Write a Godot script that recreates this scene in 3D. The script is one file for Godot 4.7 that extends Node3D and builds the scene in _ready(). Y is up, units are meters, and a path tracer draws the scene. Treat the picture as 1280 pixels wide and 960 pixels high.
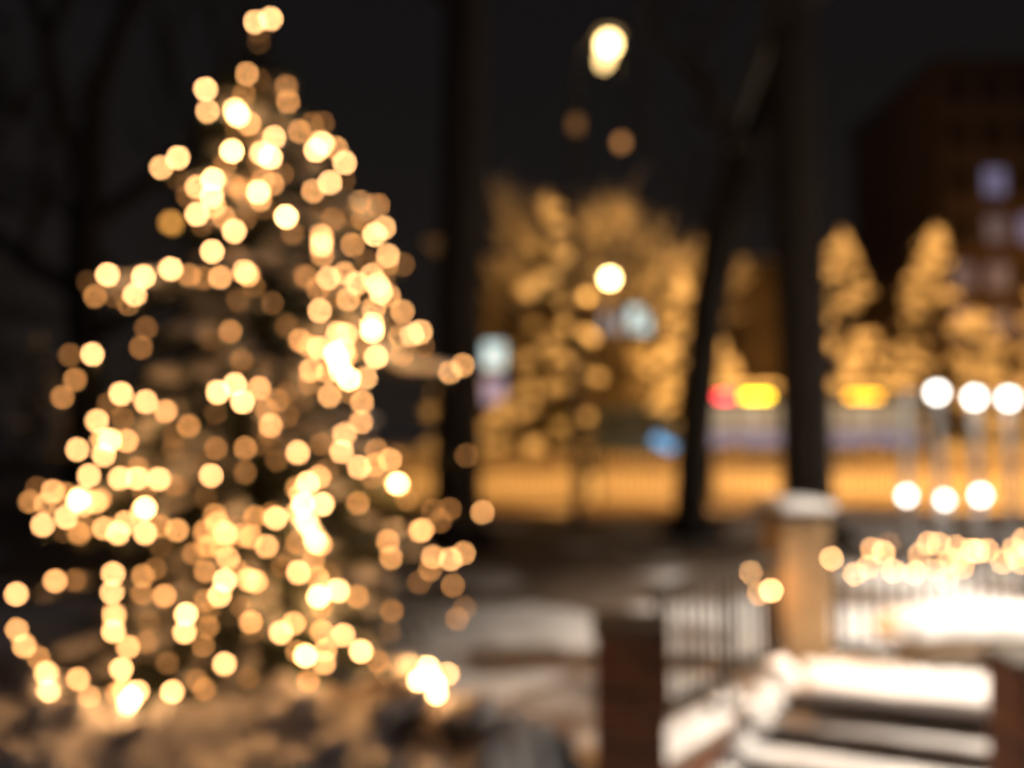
extends Node3D
# Snowy park at night: a spruce hung with warm lights, a snowed-over stair, street lamps and frosted trees across the road.
# Lens focused close by, so that everything in the place is out of focus. y up, metres, the camera looks along -z.

const TREE_BULBS := [
	[[-0.595, 3.891, 0.370, 1.20], [-0.505, 3.988, 0.300, 1.50], [-0.338, 4.374, 0.200, 1.20], [-0.280, 4.450, 0.150, 0.12], [-0.345, 4.528, 0.230, 1.60], [-0.039, 4.466, 0.290, 0.35], [0.056, 4.589, 0.250, 0.18], [-0.027, 4.625, 0.270, 0.90], [0.144, 4.453, 0.250, 0.12], [0.261, 4.443, 0.210, 0.75], [0.235, 4.576, 0.170, 0.55], [0.377, 4.371, -0.040, 0.40], [0.464, 4.375, -0.030, 0.22], [0.439, 4.233, -0.050, 1.20], [0.475, 4.196, 0.010, 1.50], [0.456, 4.092, -0.050, 0.40], [0.567, 4.179, -0.030, 1.00], [0.635, 4.064, -0.030, 1.70], [0.446, 4.116, 0.100, 2.00], [0.356, 4.211, 0.230, 0.75], [0.223, 4.093, 0.410, 1.70], [0.091, 4.096, 0.400, 0.30], [0.049, 4.187, 0.430, 0.90], [-0.039, 4.162, 0.420, 0.30], [-0.041, 4.260, 0.400, 2.50], [-0.070, 4.309, 0.380, 2.00], [-0.039, 3.962, 0.510, 2.50], [-0.101, 3.883, 0.470, 0.35], [0.121, 3.922, 0.440, 0.30], [0.162, 3.955, 0.490, 1.80], [0.215, 3.933, 0.470, 2.20], [0.011, 4.933, 0.130, 0.15], [0.021, 4.995, 0.170, 0.10], [-0.042, 5.129, 0.060, 1.60], [0.052, 5.198, -0.020, 1.60]],
	[[-0.510, 3.837, 0.280, 0.15], [-0.401, 3.687, 0.360, 0.25], [-0.266, 3.697, 0.540, 1.30], [-0.145, 3.730, 0.570, 1.00], [-0.120, 3.715, 0.640, 2.50], [-0.130, 3.609, 0.620, 2.00], [-0.103, 3.531, 0.650, 1.00], [-0.022, 3.445, 0.690, 0.70], [0.061, 3.342, 0.720, 1.50], [0.102, 3.454, 0.630, 0.30], [0.224, 3.535, 0.590, 0.20], [0.193, 3.587, 0.610, 0.80], [0.198, 3.625, 0.660, 2.00], [0.064, 3.630, 0.590, 0.45], [0.084, 3.656, 0.650, 0.35], [0.001, 3.695, 0.590, 0.40], [0.094, 3.733, 0.560, 0.15], [0.190, 3.743, 0.550, 0.60], [0.257, 3.718, 0.540, 0.70], [0.281, 3.835, 0.400, 0.25], [0.489, 3.730, 0.340, 1.00], [0.507, 3.653, 0.200, 0.12], [0.579, 3.590, 0.090, 0.40], [0.688, 3.659, -0.070, 0.12], [0.712, 3.574, -0.070, 0.15], [0.775, 3.633, -0.060, 0.40], [0.753, 3.760, -0.050, 1.10], [0.896, 3.731, -0.020, 0.45], [0.942, 3.559, -0.030, 1.20], [0.627, 3.935, -0.050, 0.20], [0.536, 3.894, 0.020, 1.70], [0.355, 3.493, 0.540, 0.30], [0.384, 3.461, 0.640, 2.50], [-0.205, 3.416, 0.590, 0.20], [-0.222, 3.479, 0.640, 1.70]],
	[[-0.964, 3.018, 0.610, 0.15], [-0.874, 3.085, 0.530, 1.60], [-0.625, 3.072, 0.530, 1.60], [-0.353, 3.085, 0.730, 1.60], [-0.197, 3.027, 0.810, 0.60], [-0.135, 3.024, 0.720, 0.35], [-0.064, 3.192, 0.770, 1.50], [0.084, 3.193, 0.720, 0.15], [0.177, 3.049, 0.730, 0.40], [0.198, 2.972, 0.710, 0.25], [0.190, 3.027, 0.810, 1.00], [0.187, 3.035, 0.880, 1.20], [0.021, 3.006, 0.840, 0.80], [0.501, 3.076, 0.580, 0.30], [0.520, 3.055, 0.600, 0.35], [0.647, 3.067, 0.500, 1.10], [0.598, 3.229, 0.480, 0.70], [0.581, 3.311, 0.450, 2.00], [0.599, 3.351, 0.500, 1.00], [0.573, 3.389, 0.420, 1.20], [0.385, 3.388, 0.480, 0.25], [0.722, 3.131, 0.340, 1.00], [0.788, 3.086, 0.210, 1.10], [0.890, 3.127, -0.090, 1.80], [0.938, 3.195, -0.080, 0.30], [0.963, 3.284, -0.060, 0.60], [0.971, 3.347, -0.050, 1.40], [1.088, 3.276, -0.040, 0.22], [0.841, 3.202, -0.090, 1.20], [0.806, 3.319, -0.080, 0.35], [0.696, 3.431, -0.060, 0.70], [0.870, 3.514, -0.050, 2.50]],
	[[-0.934, 2.929, 0.570, 0.60], [-0.842, 2.944, 0.480, 0.20], [-0.780, 2.905, 0.420, 0.70], [-0.675, 2.944, 0.540, 1.60], [-0.515, 2.690, 0.710, 0.22], [-0.554, 2.563, 0.690, 0.35], [-0.000, 2.590, 0.940, 0.15], [0.107, 2.646, 0.880, 0.50], [0.142, 2.855, 0.850, 0.18], [0.345, 2.845, 0.790, 0.20], [0.431, 2.690, 0.760, 0.15], [0.463, 2.698, 0.840, 0.12], [0.538, 2.596, 0.810, 0.70], [0.648, 2.550, 0.750, 1.20], [0.565, 2.575, 0.660, 0.50], [0.739, 2.668, 0.600, 1.20], [0.781, 2.671, 0.540, 1.20], [0.661, 2.718, 0.500, 0.30], [0.624, 2.817, 0.650, 1.30], [0.599, 2.972, 0.600, 0.55], [0.670, 2.946, 0.430, 0.25], [0.765, 2.932, 0.410, 0.80], [0.762, 2.766, 0.350, 0.20], [0.904, 2.731, 0.230, 2.60], [0.897, 2.780, 0.190, 2.60], [0.828, 2.602, 0.280, 0.40], [0.868, 2.932, -0.030, 1.20], [0.797, 3.043, -0.100, 0.50], [0.914, 3.073, -0.090, 1.80], [0.977, 3.040, -0.080, 0.80], [1.081, 2.921, -0.080, 0.80], [0.999, 2.873, -0.100, 0.30], [1.061, 2.734, -0.100, 1.20], [1.155, 2.741, -0.090, 1.50], [1.229, 2.757, -0.020, 1.30], [1.240, 2.655, -0.080, 0.25]],  # some faint bulbs here stand in for softly lit branches
	[[-1.095, 2.234, 0.640, 0.60], [-1.036, 2.355, 0.600, 0.60], [-1.059, 2.518, 0.630, 0.30], [-0.954, 2.533, 0.540, 1.80], [-0.811, 2.189, 0.580, 0.30], [-0.556, 2.246, 0.940, 1.80], [-0.513, 2.236, 1.020, 1.40], [-0.344, 2.188, 1.060, 1.20], [0.113, 2.245, 1.090, 1.70], [0.207, 2.294, 1.060, 1.70], [0.261, 2.186, 1.080, 1.70], [0.346, 2.273, 1.030, 1.00], [0.448, 2.201, 0.970, 0.40], [0.480, 2.248, 0.910, 0.20], [0.586, 2.190, 0.910, 0.15], [0.595, 2.319, 0.790, 0.45], [0.620, 2.400, 0.840, 1.00], [0.712, 2.393, 0.760, 0.80], [0.775, 2.412, 0.690, 2.80], [0.763, 2.474, 0.670, 2.00], [0.810, 2.493, 0.700, 1.00], [0.810, 2.543, 0.760, 1.20], [0.754, 2.515, 0.750, 3.00], [0.830, 2.354, 0.660, 2.50], [0.829, 2.267, 0.650, 0.35], [0.913, 2.201, 0.630, 1.00], [0.913, 2.369, 0.530, 1.20], [0.949, 2.534, 0.310, 1.80], [1.030, 2.612, -0.110, 0.60], [1.081, 2.584, -0.050, 0.80], [1.154, 2.520, -0.110, 0.15], [1.143, 2.491, -0.050, 0.20], [1.357, 2.513, -0.070, 0.60], [1.449, 2.455, -0.060, 1.20], [1.549, 2.505, -0.030, 0.90], [0.734, 2.236, 0.810, 0.90], [0.210, 2.452, 0.960, 0.25]],
	[[-0.875, 1.888, 0.840, 1.30], [-0.723, 2.070, 0.900, 1.40], [-0.597, 2.088, 0.820, 0.30], [-0.631, 1.950, 1.010, 1.00], [-0.561, 1.950, 1.050, 1.80], [-0.588, 1.859, 1.070, 1.10], [-0.431, 1.947, 1.110, 1.00], [-0.163, 1.975, 1.060, 0.20], [-0.074, 2.037, 1.060, 0.45], [-0.197, 2.128, 1.110, 1.00], [-0.121, 1.904, 1.170, 0.15], [0.103, 1.902, 1.080, 0.40], [0.270, 1.901, 1.040, 0.50], [0.352, 1.918, 0.970, 0.25], [0.431, 1.987, 1.060, 0.35], [0.456, 2.040, 1.140, 0.80], [0.404, 2.142, 1.050, 0.60], [0.507, 2.100, 0.950, 0.25], [0.600, 1.883, 1.050, 0.60], [0.617, 1.875, 1.120, 1.20], [0.706, 1.924, 0.900, 0.30], [0.833, 1.876, 0.880, 1.40], [0.839, 1.987, 0.830, 1.20], [0.919, 2.066, 0.690, 0.90], [0.975, 1.874, 0.410, 0.50], [1.109, 1.843, 0.290, 0.15], [1.573, 1.822, -0.110, 0.30], [0.064, 2.118, 0.990, 0.15]],
	[[-1.251, 1.544, 0.700, 0.50], [-1.220, 1.630, 0.680, 0.20], [-1.114, 1.610, 0.680, 1.00], [-1.180, 1.515, 0.640, 1.00], [-0.866, 1.613, 0.970, 0.60], [-0.708, 1.610, 1.090, 1.40], [-0.682, 1.592, 1.170, 2.20], [-0.630, 1.565, 1.210, 0.80], [-0.569, 1.582, 1.180, 0.80], [-0.503, 1.605, 1.260, 0.60], [-0.425, 1.725, 1.190, 1.10], [-0.309, 1.727, 1.220, 1.10], [-0.274, 1.643, 1.200, 0.30], [-0.168, 1.723, 1.250, 1.30], [-0.155, 1.685, 1.090, 0.50], [-0.094, 1.681, 1.160, 0.20], [0.030, 1.804, 1.070, 0.15], [0.070, 1.601, 1.130, 0.12], [0.142, 1.744, 1.250, 1.30], [0.292, 1.756, 1.100, 0.25], [0.486, 1.829, 1.100, 0.20], [0.616, 1.661, 1.120, 0.60], [0.658, 1.635, 1.190, 0.80], [0.659, 1.566, 1.140, 2.20], [0.760, 1.561, 1.080, 1.80], [0.672, 1.688, 1.080, 1.80], [0.727, 1.722, 1.030, 0.80], [0.758, 1.761, 0.950, 0.20], [0.936, 1.775, 0.830, 1.30], [1.020, 1.783, 0.720, 0.70], [1.095, 1.811, 0.570, 0.90], [1.135, 1.658, 0.600, 0.80], [1.161, 1.659, 0.660, 2.50], [0.968, 1.694, 0.530, 0.35], [0.915, 1.537, 0.740, 0.45], [1.193, 1.536, 0.420, 0.20], [1.122, 1.616, 0.270, 0.50], [1.315, 1.396, -0.170, 0.50], [1.443, 1.412, -0.160, 0.35], [-0.398, 1.777, 1.020, 0.40], [-0.674, 1.734, 1.070, 1.40], [-0.220, 1.557, 1.300, 2.20]],
	[[-1.081, 1.406, 0.840, 1.10], [-1.097, 1.334, 0.560, 0.20], [-0.757, 1.406, 0.910, 0.30], [-0.718, 1.409, 1.000, 0.30], [-0.716, 1.383, 1.080, 0.50], [-0.687, 1.400, 1.150, 0.40], [-0.801, 1.482, 1.080, 1.10], [-0.471, 1.438, 1.270, 0.90], [-0.368, 1.414, 1.310, 1.20], [-0.334, 1.476, 1.300, 1.00], [-0.237, 1.534, 1.300, 0.90], [-0.193, 1.419, 1.350, 1.20], [-0.112, 1.458, 1.340, 0.60], [-0.005, 1.437, 1.360, 0.75], [-0.104, 1.343, 1.340, 0.12], [0.107, 1.326, 1.220, 0.40], [0.089, 1.406, 1.200, 0.50], [0.121, 1.423, 1.270, 0.50], [0.152, 1.507, 1.200, 0.50], [0.268, 1.426, 1.170, 0.40], [0.316, 1.388, 1.210, 0.50], [0.387, 1.494, 1.190, 0.50], [0.479, 1.510, 1.180, 0.30], [0.522, 1.492, 1.230, 1.10], [0.638, 1.521, 1.170, 1.00], [0.684, 1.473, 1.160, 1.80], [0.707, 1.473, 1.220, 1.60], [0.733, 1.458, 1.290, 1.20], [0.737, 1.380, 1.160, 1.80], [0.760, 1.356, 1.230, 1.80], [0.773, 1.331, 1.160, 0.80], [0.625, 1.337, 1.130, 0.40], [0.494, 1.337, 1.300, 0.80], [0.404, 1.392, 1.310, 0.70], [0.272, 1.412, 1.340, 0.90], [0.284, 1.428, 1.400, 0.90], [0.213, 1.474, 1.330, 0.70], [0.247, 1.345, 1.360, 0.60], [0.175, 1.341, 1.330, 0.50], [1.125, 1.303, 0.830, 0.70], [1.295, 1.329, 0.520, 0.80], [1.317, 1.343, 0.560, 0.80], [1.369, 1.320, -0.170, 0.35], [1.695, 1.392, -0.130, 0.95]],
	[[-1.166, 0.993, 0.950, 1.30], [-0.764, 1.128, 1.240, 0.80], [-0.695, 1.115, 1.150, 0.25], [-0.351, 1.196, 1.390, 1.10], [-0.333, 1.098, 1.430, 1.10], [-0.297, 0.996, 1.470, 1.20], [-0.236, 1.059, 1.270, 0.40], [-0.239, 1.162, 1.260, 0.45], [-0.108, 1.222, 1.390, 0.25], [-0.022, 1.088, 1.470, 0.65], [0.114, 0.992, 1.500, 1.50], [0.187, 1.050, 1.420, 0.40], [0.275, 1.084, 1.440, 1.10], [0.291, 1.160, 1.410, 1.70], [0.292, 1.281, 1.370, 1.00], [0.163, 1.204, 1.360, 0.45], [0.066, 1.295, 1.290, 0.35], [0.292, 1.198, 1.230, 0.50], [0.415, 1.161, 1.380, 1.00], [0.475, 1.159, 1.430, 0.90], [0.562, 1.210, 1.220, 0.20], [0.600, 1.263, 1.210, 0.15], [0.672, 1.182, 1.270, 1.10], [0.737, 1.244, 1.180, 0.50], [0.825, 1.153, 1.130, 0.12], [0.745, 1.120, 1.100, 0.50], [0.883, 1.059, 1.180, 1.60], [0.790, 1.041, 1.260, 1.90], [0.790, 0.964, 1.180, 0.35], [0.990, 1.013, 1.120, 0.60], [1.163, 0.877, 0.890, 0.40], [1.151, 1.202, 0.860, 0.70], [1.379, 1.146, 0.450, 0.90], [1.342, 1.030, 0.280, 0.50], [1.273, 0.953, 0.350, 0.25], [1.473, 1.075, 0.100, 1.40], [1.550, 1.077, -0.170, 0.90], [1.468, 0.832, -0.190, 0.50], [1.559, 0.658, -0.200, 0.30], [0.338, 0.979, 1.250, 0.20], [0.170, 0.963, 1.330, 0.30]],
	[[-1.011, 0.831, 1.180, 0.80], [-0.901, 0.766, 1.290, 0.80], [-0.785, 0.715, 1.340, 0.50], [-0.670, 0.664, 1.460, 1.10], [-0.615, 0.583, 1.540, 1.80], [-0.451, 0.655, 1.540, 0.90], [-0.368, 0.572, 1.590, 0.90], [-0.238, 0.583, 1.540, 0.40], [-0.167, 0.617, 1.610, 1.00], [-0.119, 0.581, 1.630, 2.50], [-0.104, 0.573, 1.690, 1.50], [-0.061, 0.630, 1.680, 1.20], [-0.202, 0.716, 1.570, 1.40], [-0.183, 0.826, 1.540, 1.00], [-0.129, 0.824, 1.430, 0.25], [-0.115, 0.936, 1.440, 0.12], [-0.285, 0.901, 1.500, 1.10], [-0.292, 0.977, 1.480, 0.90], [-0.007, 0.713, 1.440, 0.18], [0.158, 0.612, 1.430, 0.25], [0.228, 0.590, 1.510, 0.35], [0.098, 0.611, 1.620, 1.40], [0.347, 0.735, 1.540, 1.30], [0.425, 0.610, 1.380, 0.18], [0.421, 0.852, 1.310, 0.20], [0.458, 0.938, 1.450, 0.75], [0.616, 0.870, 1.410, 1.10], [0.676, 0.913, 1.370, 1.00], [0.747, 0.892, 1.280, 0.20], [0.823, 0.852, 1.310, 0.70], [0.849, 0.752, 1.330, 0.90], [0.848, 0.685, 1.350, 0.80], [0.751, 0.738, 1.390, 2.00], [0.670, 0.727, 1.260, 0.50], [0.755, 0.581, 1.330, 0.45], [0.933, 0.815, 1.240, 1.20], [1.031, 0.714, 1.210, 1.70], [1.107, 0.616, 1.080, 0.45], [1.176, 0.554, 1.140, 1.50], [1.282, 0.496, 1.050, 0.60], [1.345, 0.475, 0.980, 2.60], [1.401, 0.465, 0.900, 2.60], [1.393, 0.527, 0.890, 2.20], [1.443, 0.427, 0.870, 2.60], [1.505, 0.443, 0.740, 1.20], [1.164, 0.762, 0.940, 0.15], [1.354, 0.590, 1.500, 2.60], [1.510, 0.579, 1.550, 2.20], [1.531, 0.682, 0.250, 0.35], [0.152, 0.781, 1.340, 0.40], [0.191, 0.896, 1.380, 0.35], [0.117, 0.901, 1.520, 1.20]],
]
const RAIL_BULBS := [[2.750, 0.745, -7.118, 2.02], [2.818, 0.887, -7.132, 1.71], [3.017, 0.753, -7.130, 1.24], [3.158, 0.809, -7.171, 1.24], [3.171, 0.972, -7.120, 1.40], [3.272, 0.940, -7.123, 1.71], [3.354, 1.003, -7.196, 0.31], [3.357, 0.779, -7.127, 1.71], [3.550, 0.762, -7.138, 1.55], [3.610, 0.920, -7.164, 1.24], [3.721, 1.010, -7.219, 1.40], [3.775, 0.770, -7.216, 1.24], [3.776, 1.009, -7.155, 1.08], [3.828, 0.693, -7.153, 1.40], [3.917, 0.862, -7.228, 1.24], [3.949, 0.984, -7.183, 1.40], [3.957, 0.858, -7.186, 0.93], [4.019, 0.799, -7.226, 1.40], [4.093, 0.950, -7.198, 1.55], [4.140, 0.941, -7.187, 1.55], [4.219, 0.953, -7.177, 1.24], [4.391, 0.839, -7.242, 1.24], [4.505, 0.951, -7.264, 1.24], [4.490, 0.899, -7.193, 1.40], [4.566, 0.835, -7.267, 1.08], [4.563, 1.044, -7.200, 1.08], [4.664, 0.930, -7.264, 1.24]]
const POST_BULBS := [[1.922, 0.864, -6.550, 1.69], [1.987, 0.694, -6.550, 1.17], [2.093, 0.722, -6.550, 2.34]]

var M := {}
var used := {}
var rng := RandomNumberGenerator.new()

# ---------------------------------------------------------------- mesh builder
class MB:
	var v := PackedVector3Array()
	var n := PackedVector3Array()
	var c := PackedColorArray()
	var ix := PackedInt32Array()

	func tri(a: Vector3, b: Vector3, d: Vector3) -> void:
		var k := v.size()
		var nn := (d - a).cross(b - a).normalized()
		v.append(a); v.append(b); v.append(d)
		n.append(nn); n.append(nn); n.append(nn)
		ix.append(k); ix.append(k + 1); ix.append(k + 2)

	func quad(a: Vector3, b: Vector3, d: Vector3, e: Vector3) -> void:   # clockwise from outside
		tri(a, b, d); tri(a, d, e)

	func box(lo: Vector3, hi: Vector3) -> void:
		boxt(Transform3D(Basis(), (lo + hi) * 0.5), hi - lo)

	func boxt(t: Transform3D, s: Vector3) -> void:
		var h := s * 0.5
		var p := []
		for i in 8:
			p.append(t * Vector3(h.x if i & 1 else -h.x, h.y if i & 2 else -h.y, h.z if i & 4 else -h.z))
		for f in [[4, 6, 7, 5], [1, 3, 2, 0], [5, 7, 3, 1], [0, 2, 6, 4], [6, 2, 3, 7], [0, 4, 5, 1]]:
			quad(p[f[0]], p[f[1]], p[f[2]], p[f[3]])

	func tube(pts: Array, rads: Array, sides: int = 8, cap: bool = true) -> void:
		var k0 := v.size()
		var side := Vector3.RIGHT
		for i in pts.size():
			var a: Vector3 = pts[maxi(i - 1, 0)]
			var b: Vector3 = pts[mini(i + 1, pts.size() - 1)]
			var d := (b - a).normalized()
			if absf(d.dot(side)) > 0.9:
				side = Vector3.FORWARD if absf(d.z) < 0.9 else Vector3.UP
			var u := d.cross(side).normalized()
			var w := u.cross(d).normalized()
			side = w
			for s in sides:
				var an := TAU * s / sides
				var o := u * cos(an) + w * sin(an)
				v.append(pts[i] + o * rads[i]); n.append(o)
		for i in pts.size() - 1:
			for s in sides:
				var a0 := k0 + i * sides + s
				var a1 := k0 + i * sides + (s + 1) % sides
				ix.append_array(PackedInt32Array([a0, a1, a0 + sides, a1, a1 + sides, a0 + sides]))
		if cap:
			for e in [0, pts.size() - 1]:
				var d2: Vector3 = (pts[e] - pts[1 if e == 0 else e - 1]).normalized()
				var kc := v.size()
				v.append(pts[e]); n.append(d2)
				for s in sides:
					v.append(v[k0 + e * sides + s]); n.append(d2)
				for s in sides:
					var q := kc + 1 + s
					var r := kc + 1 + (s + 1) % sides
					if e == 0:
						ix.append_array(PackedInt32Array([kc, r, q]))
					else:
						ix.append_array(PackedInt32Array([kc, q, r]))

	func lathe(t: Transform3D, prof: Array, sides: int = 16) -> void:   # prof: [radius, height] from the bottom up
		var k0 := v.size()
		for i in prof.size():
			var a: Array = prof[maxi(i - 1, 0)]
			var b: Array = prof[mini(i + 1, prof.size() - 1)]
			var tn := Vector2(b[1] - a[1], a[0] - b[0]).normalized()
			for s in sides:
				var an := TAU * s / sides
				v.append(t * Vector3(prof[i][0] * cos(an), prof[i][1], prof[i][0] * sin(an)))
				n.append((t.basis * Vector3(tn.x * cos(an), tn.y, tn.x * sin(an))).normalized())
		for i in prof.size() - 1:
			for s in sides:
				var a0 := k0 + i * sides + s
				var a1 := k0 + i * sides + (s + 1) % sides
				ix.append_array(PackedInt32Array([a0, a1, a0 + sides, a1, a1 + sides, a0 + sides]))

	func blob(t: Transform3D, rough: float, seed_: int, sides: int = 7, rings: int = 5) -> void:   # an uneven lump
		var k0 := v.size()
		for i in rings + 1:
			var th := PI * i / rings
			for s in sides:
				var an := TAU * (s + 0.5 * (i & 1)) / sides
				var d := Vector3(sin(th) * cos(an), cos(th), sin(th) * sin(an))
				var w := 1.0 + rough * sin(d.x * 3.1 + seed_ * 1.7) * cos(d.z * 2.7 + seed_ * 0.9) + rough * 0.5 * sin(d.z * 6.3 + d.x * 5.1 + seed_)
				v.append(t * (d * w))
				n.append((t.basis * d).normalized())
		for i in rings:
			for s in sides:
				var a0 := k0 + i * sides + s
				var a1 := k0 + i * sides + (s + 1) % sides
				ix.append_array(PackedInt32Array([a0, a0 + sides, a1, a1, a0 + sides, a1 + sides]))

	func mesh() -> ArrayMesh:
		var arr := []
		arr.resize(Mesh.ARRAY_MAX)
		arr[Mesh.ARRAY_VERTEX] = v
		arr[Mesh.ARRAY_NORMAL] = n
		if c.size() == v.size():
			arr[Mesh.ARRAY_COLOR] = c
		arr[Mesh.ARRAY_INDEX] = ix
		var m := ArrayMesh.new()
		m.add_surface_from_arrays(Mesh.PRIMITIVE_TRIANGLES, arr)
		return m

# ---------------------------------------------------------------- nodes
func numbered(called: String) -> String:
	if not used.has(called):
		used[called] = 0
		return called
	used[called] += 1
	return "%s_%03d" % [called, used[called]]

func thing(called: String, label: String, category: String, at := Vector3.ZERO, turn := 0.0, group := "") -> Node3D:
	var o := Node3D.new()
	o.name = numbered(called)
	add_child(o)
	o.position = at
	o.rotation.y = turn
	tag(o, label, category, group)
	return o

func tag(o: Node, label: String, category: String, group := "") -> void:
	o.set_meta("label", label)
	o.set_meta("category", category)
	if group:
		o.set_meta("group", group)

func part(called: String, shape: Mesh, mat: Material, parent: Node, at := Transform3D()) -> MeshInstance3D:
	var o := MeshInstance3D.new()
	o.mesh = shape
	o.material_override = mat
	o.transform = at
	if parent == self:
		o.name = numbered(called)
		add_child(o)
	else:
		o.name = called
		parent.add_child(o, true)
	return o

func structure(called: String, shape: Mesh, mat: Material, label: String) -> MeshInstance3D:
	var o := part(called, shape, mat, self)
	o.set_meta("kind", "structure")
	o.set_meta("label", label)
	return o

func copy(o: Node3D, label: String) -> Node3D:
	var r: Node3D = o.duplicate()
	r.name = numbered(String(o.name))
	add_child(r)
	r.set_meta("label", label)
	return r

func lamp(where: Vector3, col: Color, energy: float, size: float, parent: Node) -> OmniLight3D:
	var l := OmniLight3D.new()
	l.name = "light"
	l.light_color = col
	l.light_energy = energy
	l.light_size = size
	l.omni_range = 80.0
	l.omni_attenuation = 2.0
	l.shadow_enabled = true
	parent.add_child(l, true)
	l.global_position = where
	return l

func hooded(where: Vector3, towards: Vector3, half_angle: float, col: Color, energy: float, size: float, parent: Node) -> SpotLight3D:
	var l := SpotLight3D.new()
	l.name = "light"
	l.light_color = col
	l.light_energy = energy
	l.light_size = size
	l.spot_range = 80.0
	l.spot_attenuation = 2.0
	l.spot_angle = half_angle
	l.spot_angle_attenuation = 0.35
	l.shadow_enabled = true
	parent.add_child(l, true)
	l.global_position = where
	l.look_at(where + towards, Vector3.RIGHT)
	return l

# ---------------------------------------------------------------- materials
func lin(r: float, g: float, b: float) -> Color:
	return Color(r, g, b).linear_to_srgb()

func noise_tex(a: Color, b: Color, freq: float, seed_: int, size := 256) -> ImageTexture:
	var f := FastNoiseLite.new()
	f.seed = seed_
	f.frequency = freq
	f.fractal_octaves = 4
	var src := f.get_seamless_image(size, size)
	var im := Image.create(size, size, false, Image.FORMAT_RGB8)
	for y in size:
		for x in size:
			im.set_pixel(x, y, a.lerp(b, clampf((src.get_pixel(x, y).r - 0.2) * 1.6, 0.0, 1.0)))
	return ImageTexture.create_from_image(im)

func mat(called: String, a: Color, b: Color, rough: float, freq := 0.03, scale_ := 1.5) -> StandardMaterial3D:
	var m := StandardMaterial3D.new()
	m.resource_name = called
	m.albedo_texture = noise_tex(a, b, freq, called.hash() % 1000)
	m.roughness = rough
	m.uv1_triplanar = true
	m.uv1_world_triplanar = true
	m.uv1_scale = Vector3.ONE * scale_
	M[called] = m
	return m

func flat(called: String, a: Color, rough := 0.6, metal := 0.0) -> StandardMaterial3D:
	var m := StandardMaterial3D.new()
	m.resource_name = called
	m.albedo_color = a
	m.roughness = rough
	m.metallic = metal
	M[called] = m
	return m

func glow(called: String, col: Color, energy: float, base := Color(0.8, 0.8, 0.8)) -> StandardMaterial3D:
	var m := flat(called, base, 0.4)
	m.emission_enabled = true
	m.emission = col
	m.emission_energy_multiplier = energy
	return m

func make_materials() -> void:
	mat("snow", lin(0.74, 0.75, 0.78), lin(0.86, 0.86, 0.87), 0.65, 0.02, 1.3)
	mat("needles", lin(0.018, 0.034, 0.016), lin(0.05, 0.075, 0.035), 0.6, 0.03, 3.0)
	mat("bark", lin(0.022, 0.017, 0.013), lin(0.055, 0.043, 0.034), 0.9, 0.03, 3.0)
	for k in 4:
		mat("brick%d" % k, lin(0.09 + 0.03 * k, 0.04 + 0.009 * k, 0.024 + 0.004 * k), lin(0.15 + 0.03 * k, 0.07 + 0.01 * k, 0.04 + 0.004 * k), 0.85, 0.05, 4.0)
	for k in 3:
		mat("tan_brick%d" % k, lin(0.22 + 0.06 * k, 0.14 + 0.045 * k, 0.07 + 0.025 * k), lin(0.34 + 0.06 * k, 0.23 + 0.045 * k, 0.115 + 0.025 * k), 0.85, 0.05, 4.0)
	mat("mortar", lin(0.22, 0.19, 0.16), lin(0.32, 0.29, 0.25), 0.95, 0.05, 4.0)
	mat("stone", lin(0.06, 0.05, 0.043), lin(0.12, 0.10, 0.088), 0.85, 0.04, 2.0)
	mat("wood", lin(0.2, 0.13, 0.07), lin(0.32, 0.22, 0.12), 0.7, 0.03, 2.0)
	mat("asphalt", lin(0.04, 0.04, 0.04), lin(0.09, 0.085, 0.08), 0.8, 0.05, 1.0)
	mat("wall_brown", lin(0.17, 0.115, 0.085), lin(0.24, 0.165, 0.12), 0.9, 0.03, 0.3)
	mat("wall_grey", lin(0.075, 0.062, 0.05), lin(0.11, 0.092, 0.075), 0.9, 0.03, 0.3)
	mat("fence_paint", lin(0.42, 0.36, 0.26), lin(0.6, 0.52, 0.4), 0.7, 0.04, 1.0)
	flat("iron", lin(0.025, 0.025, 0.025), 0.5, 0.3)
	flat("galvanised", lin(0.12, 0.115, 0.11), 0.5, 0.5)
	flat("white_paint", lin(0.78, 0.77, 0.76), 0.45)
	flat("cord", lin(0.015, 0.03, 0.015), 0.6)
	flat("rubber", lin(0.02, 0.02, 0.02), 0.9)
	flat("van_paint", lin(0.03, 0.05, 0.09), 0.25, 0.1)
	flat("bus_paint", lin(0.05, 0.055, 0.065), 0.3)
	flat("curtained_pane", lin(0.09, 0.068, 0.052), 0.25)
	flat("dark_glass", lin(0.02, 0.024, 0.028), 0.08)
	var g := StandardMaterial3D.new()
	g.resource_name = "ground"
	g.albedo_texture = noise_tex(Color(0.86, 0.86, 0.86), Color(1, 1, 1), 0.03, 77)
	g.uv1_triplanar = true
	g.uv1_world_triplanar = true
	g.uv1_scale = Vector3.ONE * 0.9
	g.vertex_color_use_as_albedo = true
	g.roughness = 0.75
	M["ground"] = g

# ---------------------------------------------------------------- ground
var relief := FastNoiseLite.new()
var patches := FastNoiseLite.new()
const RAIL_A := Vector2(0.72, -5.0)      # near pillar
const RAIL_B := Vector2(2.42, -7.0)      # pillar at the head of the stair
const EDGE := Vector2(1.94, -6.35)       # left end of the landing's edge
const ALONG := Vector2(0.926, 0.378)     # along the steps
const DOWN := Vector2(-0.378, 0.926)     # down the steps

func right_of_rail(x: float, z: float) -> float:   # metres to the stair's side of the railing
	var d := (RAIL_A - RAIL_B).normalized()
	return (Vector2(x, z) - RAIL_B).dot(Vector2(d.y, -d.x))

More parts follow.
